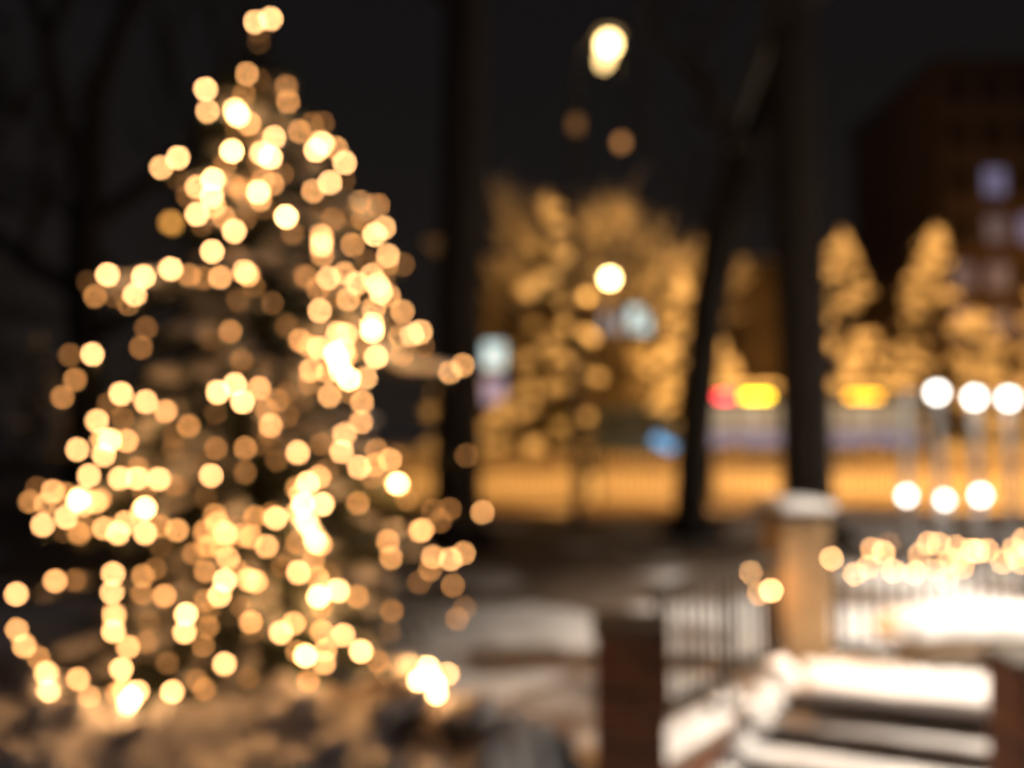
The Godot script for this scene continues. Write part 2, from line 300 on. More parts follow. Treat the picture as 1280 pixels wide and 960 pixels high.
func ground_height(x: float, z: float) -> float:
	var h := relief.get_noise_2d(x * 1.0, z * 1.0) * 0.05 + relief.get_noise_2d(x * 4.0, z * 4.0) * 0.03
	h += 0.12 * exp(-(pow(x + 1.92, 2) + pow(z + 6.0, 2)) / 1.2)                                   # heap round the trunk
	var w := exp(-pow((z + 4.5) / (0.34 if z < -4.5 else 0.75), 2)) * smoothstep(0.55, 0.2, x)                              # shovelled bank along the front of the tree
	h += w * (0.48 + 0.26 * relief.get_noise_2d(x * 2.2 + 30.0, z * 2.2) + 0.16 * relief.get_noise_2d(x * 8.0, z * 8.0))
	var s := (Vector2(x, z) - EDGE).dot(DOWN)
	var side := right_of_rail(x, z)
	if side > 0.0 and s > -0.1 or (z > -4.55 and x > 0.6):
		h = -0.8 + 0.2 * h
	elif side > 0.0 and z > -7.6 and x < 7.0:
		h = -0.06 + 0.3 * h
	if z < -22.4:
		h += smoothstep(22.5, 24.2, -z) * 0.75                                                     # bank up to the road
	return h

func make_ground() -> void:
	relief.seed = 3
	relief.frequency = 0.35
	patches.seed = 9
	patches.frequency = 0.28
	patches.fractal_octaves = 4
	var xs := []
	var zs := []
	var x := -7.0
	while x < 7.01:
		xs.append(x); x += 0.1
	var st := 0.15
	while xs[-1] < 500.0:
		xs.append(xs[-1] + st); st *= 1.12
	st = 0.15
	while xs[0] > -500.0:
		xs.push_front(xs[0] - st); st *= 1.12
	var z := -3.4
	while z > -11.0:
		zs.append(z); z -= 0.1
	st = 0.12
	while zs[-1] > -900.0:
		zs.append(zs[-1] - st); st *= 1.03 if zs[-1] > -30.0 else 1.2
	st = 0.2
	while zs[0] < 120.0:
		zs.push_front(zs[0] + st); st *= 1.3
	var b := MB.new()
	for j in zs.size():
		for i in xs.size():
			var px: float = xs[i]
			var pz: float = zs[j]
			b.v.append(Vector3(px, ground_height(px, pz), pz))
			var e := 0.06
			b.n.append(Vector3(ground_height(px - e, pz) - ground_height(px + e, pz), 2.0 * e, ground_height(px, pz - e) - ground_height(px, pz + e)).normalized())
			# trodden snow and soil, browned by zone to stand in for dimmer light
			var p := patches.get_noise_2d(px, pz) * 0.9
			var worn_or_dim := -0.25
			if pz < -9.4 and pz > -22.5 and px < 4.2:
				worn_or_dim = 0.26
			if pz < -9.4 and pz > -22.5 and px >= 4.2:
				worn_or_dim = 0.05
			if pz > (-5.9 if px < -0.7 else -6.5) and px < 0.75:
				worn_or_dim = -0.05 if px < -0.7 else 0.08
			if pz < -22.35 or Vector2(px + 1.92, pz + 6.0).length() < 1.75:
				worn_or_dim = -0.8
			var k := smoothstep(-0.06, 0.10, p + worn_or_dim)
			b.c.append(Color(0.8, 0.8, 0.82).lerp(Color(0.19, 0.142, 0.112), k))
	for j in zs.size() - 1:
		for i in xs.size() - 1:
			var a := j * xs.size() + i
			b.ix.append_array(PackedInt32Array([a, a + xs.size(), a + 1, a + 1, a + xs.size(), a + xs.size() + 1]))
	rng.seed = 88
	var cl := MB.new()
	for k in 90:
		var cx := rng.randf_range(-4.2, 0.35)
		var cz := -4.45 + rng.randf_range(-0.35, 0.5)
		var cs := rng.randf_range(0.03, 0.10)
		cl.blob(Transform3D(Basis(Vector3.UP, rng.randf() * 6.0).scaled_local(Vector3(cs * 1.3, cs * 0.8, cs)), Vector3(cx, ground_height(cx, cz) + cs * 0.3, cz)), 0.35, k, 8, 6)
	var clods := part("snow_clods", cl.mesh(), M.snow, self)
	tag(clods, "loose lumps of snow strewn over the shovelled bank before the spruce", "snow")
	clods.set_meta("kind", "stuff")
	structure("ground", b.mesh(), M.ground, "snowy park ground with trodden patches and brown zones painted for dim light")
	var r := MB.new()
	r.box(Vector3(-120, 0.72, -32.5), Vector3(120, 0.79, -24.6))
	structure("road", r.mesh(), M.asphalt, "dark road running behind the fence")

# ---------------------------------------------------------------- conifers
func needle_twig(b: MB, p: Vector3, d: Vector3, up: Vector3, length: float, count: int, nl: float, nw: float) -> void:
	var side := d.cross(up).normalized()
	for k in count:
		var t := (k + 0.5) / count
		var o := p + d * (length * t)
		for s in [-1.0, 1.0]:
			var nd: Vector3 = (d * 0.75 + side * s + up * rng.randf_range(-0.45, 0.6)).normalized()
			var w := d * nw
			b.tri(o - w, o + nd * nl * rng.randf_range(0.8, 1.2), o + w)
	b.tri(p - side * nw * 0.4, p + d * (length + nl), p + side * nw * 0.4)

func conifer_branch(f: MB, w: MB, s: MB, a: Vector3, e: Vector3, droop: float, twigs: int, tl: float, needles: int, nl: float, nw: float, snow: float) -> void:
	var pts := []
	var rd := []
	var L := a.distance_to(e)
	for i in 5:
		var t := i / 4.0
		pts.append(a.lerp(e, t) + Vector3.UP * droop * L * (t - t * t) * -1.0)
		rd.append(maxf(0.004, 0.012 * L * (1.0 - 0.85 * t)))
	w.tube(pts, rd, 4, false)
	for k in twigs:
		var t := 0.12 + 0.88 * (k + rng.randf()) / twigs
		var q := a.lerp(e, t) + Vector3.UP * droop * L * (t - t * t) * -1.0
		var d := (e - a).normalized()
		var side := d.cross(Vector3.UP).normalized()
		var sg := -1.0 if k & 1 else 1.0
		var td := (d * rng.randf_range(0.5, 1.0) + side * sg * rng.randf_range(0.3, 1.0) + Vector3.UP * rng.randf_range(-0.5, 0.25)).normalized()
		needle_twig(f, q, td, Vector3.UP, tl * rng.randf_range(0.6, 1.1) * (1.15 - 0.5 * t), needles, nl, nw)
	needle_twig(f, a.lerp(e, 0.85), (e - a).normalized(), Vector3.UP, L * 0.17 + 0.02, needles, nl, nw)
	if rng.randf() < snow:
		for k in 3:
			var t := 0.38 + 0.2 * k + rng.randf_range(-0.06, 0.06)
			var q := a.lerp(e, t) + Vector3.UP * (droop * L * (t - t * t) * -1.0 + tl * 0.10)
			var sz := tl * rng.randf_range(0.28, 0.6) * (1.0 if nl < 0.1 else 2.0)
			s.blob(Transform3D(Basis(Vector3.UP, atan2(-(e - a).z, (e - a).x)).scaled_local(Vector3(sz * 1.35, sz * 0.42, sz * 0.8)), q), 0.25, rng.randi() % 900, 7, 4)

func decorated_spruce() -> void:
	rng.seed = 21
	var at := Vector3(-1.92, 0.0, -6.0)
	var t := thing("spruce_tree", "tall dark spruce dusted with snow and hung with warm lights", "tree", at)
	var tr := MB.new()
	tr.tube([Vector3(0, -0.15, 0), Vector3(0.01, 0.4, 0), Vector3(0.02, 2.2, 0), Vector3(0.03, 4.2, 0), Vector3(0.03, 4.98, 0)], [0.13, 0.105, 0.075, 0.03, 0.008], 10)
	part("trunk", tr.mesh(), M.bark, t)
	var f := MB.new()
	var w := MB.new()
	var s := MB.new()
	# whorls of branches
	var h := 0.32
	var turn := 0.0
	while h < 4.78:
		var r := 1.72 * pow(1.0 - h / 5.25, 0.92) + 0.04
		var cnt := 9 if h < 3.6 else 7
		for k in cnt:
			var an := turn + TAU * (k + rng.randf_range(-0.25, 0.25)) / cnt
			var rr := r * rng.randf_range(0.66, 0.93)
			var tip := Vector3(cos(an) * rr, h - rr * rng.randf_range(0.12, 0.3), sin(an) * rr)
			tip.y = maxf(tip.y, 0.12)
			conifer_branch(f, w, s, Vector3(0.02, h, 0), tip, 0.25, int(8 + rr * 14), 0.12 + 0.16 * rr, 6, 0.055, 0.008, 0.42)
		turn += 1.1
		h += 0.15 if h < 3.8 else 0.12
	# branches that carry the lights, ending just inside each bulb
	for string in TREE_BULBS:
		for i in string.size():
			var q := Vector3(string[i][0], string[i][1], string[i][2])
			var rho := Vector2(q.x, q.z).length()
			if q.y < 0.2 or q.y > 4.85 or (rho < 0.5 and q.y < 4.0):
				continue
			var e := q * Vector3(0.965, 1, 0.965) - Vector3(0, 0.05, 0)
			var root := Vector3(0.02, minf(5.0, q.y + rho * 0.22 + 0.03), 0)
			var a := root.lerp(e, 0.45)
			conifer_branch(f, w, s, a, e, 0.15, int(4 + rho * 5), 0.16, 5, 0.05, 0.008, 0.22)
	var cr := part("crown", f.mesh(), M.needles, t)
	part("branches", w.mesh(), M.bark, cr).set_meta("kind", "stuff")
	part("snow", s.mesh(), M.snow, cr).set_meta("kind", "stuff")

func far_spruce(called: String, label: String, height: float, radius: float, snow: float, seed_: int, at: Vector3, group: String, ragged := 1.0) -> Node3D:
	rng.seed = seed_
	var t := thing(called, label, "tree", at, 0.0, group)
	var tr := MB.new()
	tr.tube([Vector3(0, -0.3, 0), Vector3(0, height * 0.5, 0), Vector3(0, height * 0.98, 0)], [height * 0.022, height * 0.014, 0.02], 8)
	part("trunk", tr.mesh(), M.bark, t)
	var f := MB.new()
	var w := MB.new()
	var s := MB.new()
	var lean := Vector3(rng.randf_range(-0.03, 0.03), 0, 0)
	for k in int(height * 9.0):
		var u := pow(rng.randf(), 1.25)
		var h := height * (0.06 + 0.9 * u)
		var r := (radius * pow(1.0 - u, 0.8) + 0.2) * rng.randf_range(1.0 - 0.5 * ragged, 1.0 + 0.2 * ragged)
		var an := k * 2.4 + rng.randf_range(-0.6, 0.6)
		var root := Vector3(0, h, 0) + lean * h
		var tip := root + Vector3(cos(an) * r, -r * rng.randf_range(0.05, 0.6), sin(an) * r)
		conifer_branch(f, w, s, root, tip, 0.3, 9, 0.3 + 0.16 * r, 4, 0.16, 0.03, 0.0)
		if rng.randf() < snow:
			for q in 4:
				var sz := rng.randf_range(0.10, 0.30) * (0.7 + 0.4 * (1.0 - u))
				s.blob(Transform3D(Basis(Vector3.UP, rng.randf() * 6.0).scaled_local(Vector3(sz * 1.3, sz * 0.75, sz)), root.lerp(tip, 1.0 - 0.22 * q * rng.randf()) + Vector3(rng.randf_range(-0.22, 0.22), sz * 0.4 + rng.randf_range(-0.12, 0.12), rng.randf_range(-0.22, 0.22))), 0.3, rng.randi() % 900, 7, 5)
	s.blob(Transform3D(Basis().scaled(Vector3(0.3, 0.55, 0.3)), Vector3(0, height * 0.96, 0)), 0.2, seed_)
	var cr := part("crown", f.mesh(), M.needles, t)
	part("branches", w.mesh(), M.bark, cr).set_meta("kind", "stuff")
	if snow > 0.0:
		part("snow", s.mesh(), M.snow, cr).set_meta("kind", "stuff")
	return t

# ---------------------------------------------------------------- bare trees
func grow(b: MB, s: MB, p: Vector3, d: Vector3, length: float, r: float, depth: int, snow: float) -> void:
	var pts := [p]
	var rd := [r]
	var q := p
	var dd := d
	var n := 4
	for i in n:
		dd = (dd + Vector3(rng.randf_range(-0.22, 0.22), rng.randf_range(-0.08, 0.2), rng.randf_range(-0.22, 0.22))).normalized()
		q += dd * length / n
		pts.append(q)
		rd.append(r * (1.0 - 0.5 * (i + 1) / n))
	b.tube(pts, rd, 6 if depth > 1 else 4, false)
	if snow > 0.0 and d.y < 0.95:
		var up := []
		var ur := []
		for i in pts.size():
			up.append(pts[i] + Vector3.UP * rd[i] * 0.8 + Vector3(0, 0.01, 0))
			ur.append((rd[i] * 0.85 + 0.03) * snow)
		s.tube(up, ur, 5, true)
	if depth == 0:
		return
	for k in 3 if depth > 1 else 4:
		var t := rng.randf_range(0.35, 1.0)
		var j := int(t * n)
		var side := Vector3(rng.randf_range(-1, 1), rng.randf_range(0.0, 0.8), rng.randf_range(-1, 1)).normalized()
		grow(b, s, pts[j], (dd * 0.6 + side * 0.85).normalized(), length * rng.randf_range(0.5, 0.75), rd[j] * 0.6, depth - 1, snow)

func bare_tree(label: String, at: Vector3, trunk_pts: Array, trunk_rads: Array, limbs: Array, seed_: int, group: String, snow := 0.0) -> Node3D:
	rng.seed = seed_
	var t := thing("bare_tree", label, "tree", at, 0.0, group)
	var tr := MB.new()
	tr.tube(trunk_pts, trunk_rads, 14)
	for k in 5:   # root flare
		var an := TAU * k / 5.0 + 0.4
		var r0: float = trunk_rads[0]
		tr.tube([Vector3(0, r0 * 1.6, 0), Vector3(cos(an) * r0, r0 * 0.5, sin(an) * r0), Vector3(cos(an) * r0 * 1.9, -0.1, sin(an) * r0 * 1.9)], [r0 * 0.5, r0 * 0.42, r0 * 0.15], 6)
	part("trunk", tr.mesh(), M.bark, t)
	var b := MB.new()
	var s := MB.new()
	for l in limbs:   # [start, direction, length, radius]
		grow(b, s, l[0], l[1].normalized(), l[2], l[3], 3, snow)
	var cr := part("crown", b.mesh(), M.bark, t)
	if snow > 0.0:
		part("snow", s.mesh(), M.snow, cr).set_meta("kind", "stuff")
	return t

# ---------------------------------------------------------------- light strings
var bulb_shape: Mesh
var socket_shape: Mesh
const LEVELS := [0.12, 0.18, 0.25, 0.35, 0.5, 0.7, 0.9, 1.2, 1.6, 2.1, 2.7]
const WARM := Color(1.0, 0.47, 0.155)
const BULB_RADIUS := 0.016
const BULB_GAIN := 28.0

func make_bulbs() -> void:
	var b := MB.new()
	var pr := []
	for i in 8:
		var th := PI * (0.10 + 0.90 * i / 7.0)
		pr.append([sin(th) * BULB_RADIUS * (1.0 if i > 3 else 0.97), cos(th) * BULB_RADIUS])
	pr.reverse()
	b.lathe(Transform3D(), pr, 10)
	bulb_shape = b.mesh()
	var s := MB.new()
	s.lathe(Transform3D(), [[0.0001, 0.036], [0.008, 0.036], [0.0095, 0.03], [0.0095, 0.0135], [0.0001, 0.0135]], 8)
	socket_shape = s.mesh()
	for k in LEVELS.size():
		glow("bulb_glow_%d" % k, Color(1.0, 0.40, 0.11).lerp(Color(1.0, 0.505, 0.195), smoothstep(0.3, 1.6, LEVELS[k])).linear_to_srgb(), pow(LEVELS[k], 1.35) * BULB_GAIN, lin(0.8, 0.7, 0.5))

func light_string(label: String, at: Vector3, bulbs: Array, group: String, sag := 0.04) -> void:
	var t := thing("light_string", label, "string lights", at, 0.0, group)
	var wire := MB.new()
	var pts := []
	var rd := []
	var best := 0
	for i in bulbs.size():
		var q := Vector3(bulbs[i][0], bulbs[i][1], bulbs[i][2])
		var lv := 0
		for k in LEVELS.size():
			if absf(LEVELS[k] - bulbs[i][3]) < absf(LEVELS[lv] - bulbs[i][3]):
				lv = k
		if bulbs[i][3] > bulbs[best][3]:
			best = i
		var bl := part("bulb", bulb_shape, M["bulb_glow_%d" % lv], t, Transform3D(Basis(), q))
		part("socket", socket_shape, M.cord, bl)
		if i > 0:
			var p: Vector3 = pts[-1]
			var m := p.lerp(q + Vector3(0, 0.036, 0), 0.5)
			m.y -= sag * minf(1.0, p.distance_to(q))
			pts.append(m); rd.append(0.0028)
		pts.append(q + Vector3(0, 0.036, 0)); rd.append(0.0028)
	wire.tube(pts, rd, 4, true)
	part("wire", wire.mesh(), M.cord, t)
	var bq := Vector3(bulbs[best][0], bulbs[best][1], bulbs[best][2])
	lamp(at + bq, WARM.linear_to_srgb(), 0.33, BULB_RADIUS, t)

# ---------------------------------------------------------------- masonry
func brick_pillar(label: String, at: Vector3, turn: float, w: float, y0: float, y1: float, cap: bool, seed_: int, kind := "brick") -> void:
	rng.seed = seed_
	var t := thing("brick_pillar", label, "pillar", Vector3(at.x, y0, at.z), turn, "brick pillars of the stair")
	var core := MB.new()
	var hh := y1 - y0
	core.box(Vector3(-w / 2 + 0.012, 0, -w / 2 + 0.012), Vector3(w / 2 - 0.012, hh, w / 2 - 0.012))
	part("mortar", core.mesh(), M.mortar, t)
	var bh := 0.065
	var gap := 0.011
	var bw := 0.12
	var bm := MB.new()
	var bl := w - bw - gap
	bm.boxt(Transform3D(), Vector3(bl, bh, bw))
	var shape := bm.mesh()
	var row := 0
	var y := gap
	while y + bh < hh + 0.001:
		for k in 4:
			var off := Vector3(-w / 2 + bl / 2, y + bh / 2, w / 2 - bw / 2)
			if row & 1:
				off.x = -off.x
			var b := Basis(Vector3.UP, PI / 2 * k)
			var kk := rng.randi() % (4 if kind == "brick" else 3)
			part("brick", shape, M["%s%d" % [kind, kk]], t, Transform3D(b, b * off + Vector3(rng.randf_range(-0.002, 0.002), 0, rng.randf_range(-0.002, 0.002))))
		y += bh + gap
		row += 1
	if cap:
		var c := MB.new()
		c.box(Vector3(-w / 2 - 0.04, hh, -w / 2 - 0.04), Vector3(w / 2 + 0.04, hh + 0.05, w / 2 + 0.04))
		part("coping", c.mesh(), M.stone, t)
		part("snow_cap", snow_slab(w + 0.1, w + 0.1, 0.07, seed_), M.snow, t, Transform3D(Basis(), Vector3(0, hh + 0.045, 0)))
	else:
		var c := MB.new()
		c.box(Vector3(-w / 2 - 0.02, hh, -w / 2 - 0.02), Vector3(w / 2 + 0.02, hh + 0.05, w / 2 + 0.02))
		part("coping", c.mesh(), M.stone, t)

func snow_slab(lx: float, lz: float, h: float, seed_: int, nx := 14, nz := 10) -> Mesh:   # a pillow of snow with rounded edges, base at y 0
	var b := MB.new()
	var f := FastNoiseLite.new()
	f.seed = seed_
	f.frequency = 2.2
	for j in nz + 1:
		for i in nx + 1:
			var u := -1.0 + 2.0 * i / nx
			var w := -1.0 + 2.0 * j / nz
			u = sign(u) * (1.0 - pow(1.0 - absf(u), 1.7))
			w = sign(w) * (1.0 - pow(1.0 - absf(w), 1.7))
			var x := u * lx / 2
			var z := w * lz / 2
			var ex := clampf((lx / 2 - absf(x)) / (h * 0.9), 0, 1)
			var ez := clampf((lz / 2 - absf(z)) / (h * 0.9), 0, 1)
			var y := h * sqrt(maxf(0.0, 1.0 - pow(1.0 - ex, 2))) * sqrt(maxf(0.0, 1.0 - pow(1.0 - ez, 2)))
			y *= 1.0 + 0.25 * f.get_noise_2d(x + seed_, z)
			var wob := f.get_noise_2d(x * 1.3 + 40, z * 1.3) * h * 0.25
			b.v.append(Vector3(x + wob * u, y, z + wob * w))
			b.n.append(Vector3.UP)
	for j in nz:
		for i in nx:
			var a := j * (nx + 1) + i
			b.ix.append_array(PackedInt32Array([a, a + 1, a + nx + 1, a + 1, a + nx + 2, a + nx + 1]))
	for k in b.n.size():
		b.n[k] = Vector3.ZERO
	for k in range(0, b.ix.size(), 3):
		var a2 := b.v[b.ix[k]]
		var nn := (b.v[b.ix[k + 2]] - a2).cross(b.v[b.ix[k + 1]] - a2)
		for q in 3:
			b.n[b.ix[k + q]] += nn
	for k in b.n.size():
		b.n[k] = b.n[k].normalized() if b.n[k].length() > 0.0 else Vector3.UP
	return b.mesh()

func make_stair() -> void:
	rng.seed = 5
	var turn := -atan2(ALONG.y, ALONG.x)
	var t := thing("staircase", "wide stone stair with thick snow on its dark steps", "stairs", Vector3(EDGE.x, 0, EDGE.y), turn)
	# local x runs along the steps, local +z down the stair
	var rise := 0.155
	var tread := 0.33
	for k in range(1, 6):
		var left := -0.15 - 0.24 * k
		var len := 2.6 - left
		var m := MB.new()
		m.box(Vector3(left, -0.85, tread * (k - 1) + 0.004), Vector3(2.6, -rise * k, tread * k))
		var st := part("step", m.mesh(), M.stone, t)
		part("snow", snow_slab(len - 0.04, tread - 0.02, 0.038, 30 + k, 40, 8), M.snow, st, Transform3D(Basis(), Vector3(left + len / 2, -rise * k - 0.003, tread * (k - 0.5) + 0.002)))
	var b := MB.new()
	b.box(Vector3(-0.15, -0.85, -0.9), Vector3(2.6, -0.01, 0.0))
	b.box(Vector3(0.1, -0.3, -1.6), Vector3(5.0, -0.014, -0.9))
	var top := part("landing", b.mesh(), M.stone, t)
	part("snow", snow_slab(2.72, 1.15, 0.06, 40, 40, 16), M.snow, top, Transform3D(Basis(), Vector3(1.23, -0.012, -0.55)))
	# snow drifted along the foot of the left wall
	var d := MB.new()
	for k in 7:
		var u := k / 6.0
		var p := RAIL_B.lerp(RAIL_A, 0.30 + 0.62 * u) + Vector2(0.17, -0.14)
		var s := (p - EDGE).dot(DOWN)
		var y := -0.155 * ceilf(maxf(0.0, s) / 0.33)
		var lp := (p - EDGE)
		d.blob(Transform3D(Basis().scaled(Vector3(0.2, 0.13 + 0.03 * sin(k * 2.0), 0.24)), Vector3(lp.dot(ALONG), y + 0.05, lp.dot(DOWN))), 0.2, k * 7, 10, 7)
	part("snow_drift", d.mesh(), M.snow, t)

func make_walls_and_rails() -> void:
	var dir := (RAIL_B - RAIL_A)
	var length := dir.length()
	var turn := -atan2(dir.y, dir.x)
	# brick side wall of the stair, under the railing
	rng.seed = 12
	var w := thing("stair_wall", "low brick side wall of the stair under a black railing", "wall", Vector3(RAIL_A.x, -0.8, RAIL_A.y), turn)
	var l0 := 0.24
	var l1 := length - 0.24
	var core := MB.new()
	core.box(Vector3(l0, 0, -0.09), Vector3(l1, 0.72, 0.09))
	part("mortar", core.mesh(), M.mortar, w)
	var bm := MB.new()
	bm.boxt(Transform3D(), Vector3(0.225, 0.065, 0.21))
	var shape := bm.mesh()
	var y := 0.01
	var row := 0
	while y < 0.66:
		var x := l0 + 0.115 + (0.11 if row & 1 else 0.0)
		while x + 0.1 < l1:
			part("brick", shape, M["brick%d" % (rng.randi() % 4)], w, Transform3D(Basis(), Vector3(x, y + 0.033, rng.randf_range(-0.003, 0.003))))
			x += 0.236
		y += 0.076
		row += 1
	part("snow", snow_slab(l1 - l0, 0.16, 0.04, 8, 30, 6), M.snow, w, Transform3D(Basis(), Vector3((l0 + l1) / 2, 0.717, 0)))
	railing("black iron railing on the stair's brick side wall", Vector3(RAIL_A.x, 0, RAIL_A.y), turn, length, 0.26, 0.2, 0.97, 15)
	var c := Vector2(2.72, -7.16)
	var e := Vector2(6.6, -7.55)
	var d2 := e - c
	railing("black iron railing hung with warm lights behind the snowy landing", Vector3(c.x, 0, c.y), -atan2(d2.y, d2.x), d2.length(), 0.0, 0.12, 0.88, 32)

func railing(label: String, at: Vector3, turn: float, length: float, inset: float, lo: float, hi: float, count: int) -> void:
	var t := thing("railing", label, "railing", at, turn)
	for yy in [lo, hi]:
		var r := MB.new()
		r.box(Vector3(inset, yy - 0.024, -0.03), Vector3(length - inset, yy + 0.024, 0.03))
		part("top_rail" if yy == hi else "bottom_rail", r.mesh(), M.iron, t)
	var b := MB.new()
	b.tube([Vector3(0, lo + 0.024, 0), Vector3(0, hi - 0.024, 0)], [0.016, 0.016], 8, false)
	var shape := b.mesh()
	for k in count:
		part("baluster", shape, M.iron, t, Transform3D(Basis(), Vector3(inset + (length - 2.0 * inset) * (k + 0.5) / count, 0, 0)))
	var pb := MB.new()
	pb.box(Vector3(-0.02, -0.05, -0.02), Vector3(0.02, hi - 0.024, 0.02))
	var ps := pb.mesh()
	for k in [0.03, 0.5, 0.97]:
		part("post", ps, M.iron, t, Transform3D(Basis(), Vector3(inset + (length - 2.0 * inset) * k + 0.03, 0, 0.001)))

func make_bench() -> void:
	var t := thing("bench", "low wooden bench buried under a thick slab of snow", "bench", Vector3(3.85, 0.0, -6.85), 0.05)
	var leg := MB.new()
	leg.box(Vector3(-0.05, 0, -0.2), Vector3(0.05, 0.27, 0.2))
	for x in [-0.5, 0.5]:
		part("leg", leg.mesh(), M.stone, t, Transform3D(Basis(), Vector3(x, 0, 0)))
	var sl := MB.new()
	sl.boxt(Transform3D(), Vector3(1.42, 0.06, 0.13))
	for k in 3:
		part("seat_board", sl.mesh(), M.wood, t, Transform3D(Basis(), Vector3(0, 0.302, -0.15 + 0.15 * k)))
	var ap := MB.new()
	ap.box(Vector3(-0.68, 0.17, 0.205), Vector3(0.68, 0.27, 0.235))
	part("apron", ap.mesh(), M.wood, t)
	part("snow", snow_slab(1.5, 0.47, 0.2, 61, 30, 14), M.snow, t, Transform3D(Basis(), Vector3(0, 0.325, 0)))
	var hp := part("snow_heap", snow_slab(1.5, 0.8, 0.07, 63, 24, 16), M.snow, self, Transform3D(Basis(Vector3.UP, -0.3), Vector3(3.0, 0.05, -6.2)))
	tag(hp, "low white heap of snow on the stair landing before the bench", "snow heap")

# ---------------------------------------------------------------- fence and road
func make_fence() -> void:
	rng.seed = 31
	var z := -22.0
	var picket := MB.new()
	picket.box(Vector3(-0.05, 0.05, -0.012), Vector3(0.05, 1.35, 0.012))
	picket.tri(Vector3(-0.05, 1.35, 0.012), Vector3(0, 1.43, 0.012), Vector3(0.05, 1.35, 0.012))
	picket.tri(Vector3(0.05, 1.35, -0.012), Vector3(0, 1.43, -0.012), Vector3(-0.05, 1.35, -0.012))
	var ps := picket.mesh()
	var n := 0
	for seg in [[-16.0, -8.0, "beyond the far left of the decorated spruce"], [-8.0, -1.7, "behind the decorated spruce"], [-1.7, 2.1, "between the upright trunk and the lamp pole"], [2.3, 5.2, "in front of the dark van"], [5.4, 8.2, "in front of the bus"], [8.4, 16.0, "behind the white lamp posts"]]:
		var L: float = seg[1] - seg[0]
		var t := thing("picket_fence", "pale wooden picket fence panel " + seg[2], "fence", Vector3(seg[0], 0.0, z), 0.0, "fence panels along the road")
		for yy in [0.25, 1.15]:
			var r := MB.new()
			r.box(Vector3(0, yy - 0.03, -0.05), Vector3(L, yy + 0.03, -0.016))
			part("rail", r.mesh(), M.iron, t)
		var pb := MB.new()
		pb.box(Vector3(-0.06, -0.1, -0.14), Vector3(0.06, 1.5, -0.055))
		for x in [0.08, L - 0.08]:
			part("post", pb.mesh(), M.iron, t, Transform3D(Basis(), Vector3(x, 0, 0)))
		var x := 0.2
		while x < L - 0.1:
			part("picket", ps, M.fence_paint, t, Transform3D(Basis(), Vector3(x, 0, 0)))
			x += 0.19
		n += 1

func wheel(t: Node, at: Vector3, r: float) -> void:
	var b := Basis(Vector3.RIGHT, PI / 2)
	var ty := MB.new()
	ty.lathe(Transform3D(b, Vector3.ZERO), [[r * 0.62, -0.11], [r * 0.95, -0.11], [r, -0.07], [r, 0.07], [r * 0.95, 0.11], [r * 0.62, 0.11]], 20)
	var w := Node3D.new()
	w.name = "wheel"
	t.add_child(w, true)
	w.position = at
	part("tyre", ty.mesh(), M.rubber, w)
	var rim := MB.new()
	rim.lathe(Transform3D(b, Vector3.ZERO), [[0.001, -0.09], [r * 0.62, -0.10], [r * 0.62, 0.10], [r * 0.2, 0.085], [0.001, 0.09]], 16)
	part("rim", rim.mesh(), M.galvanised, w)

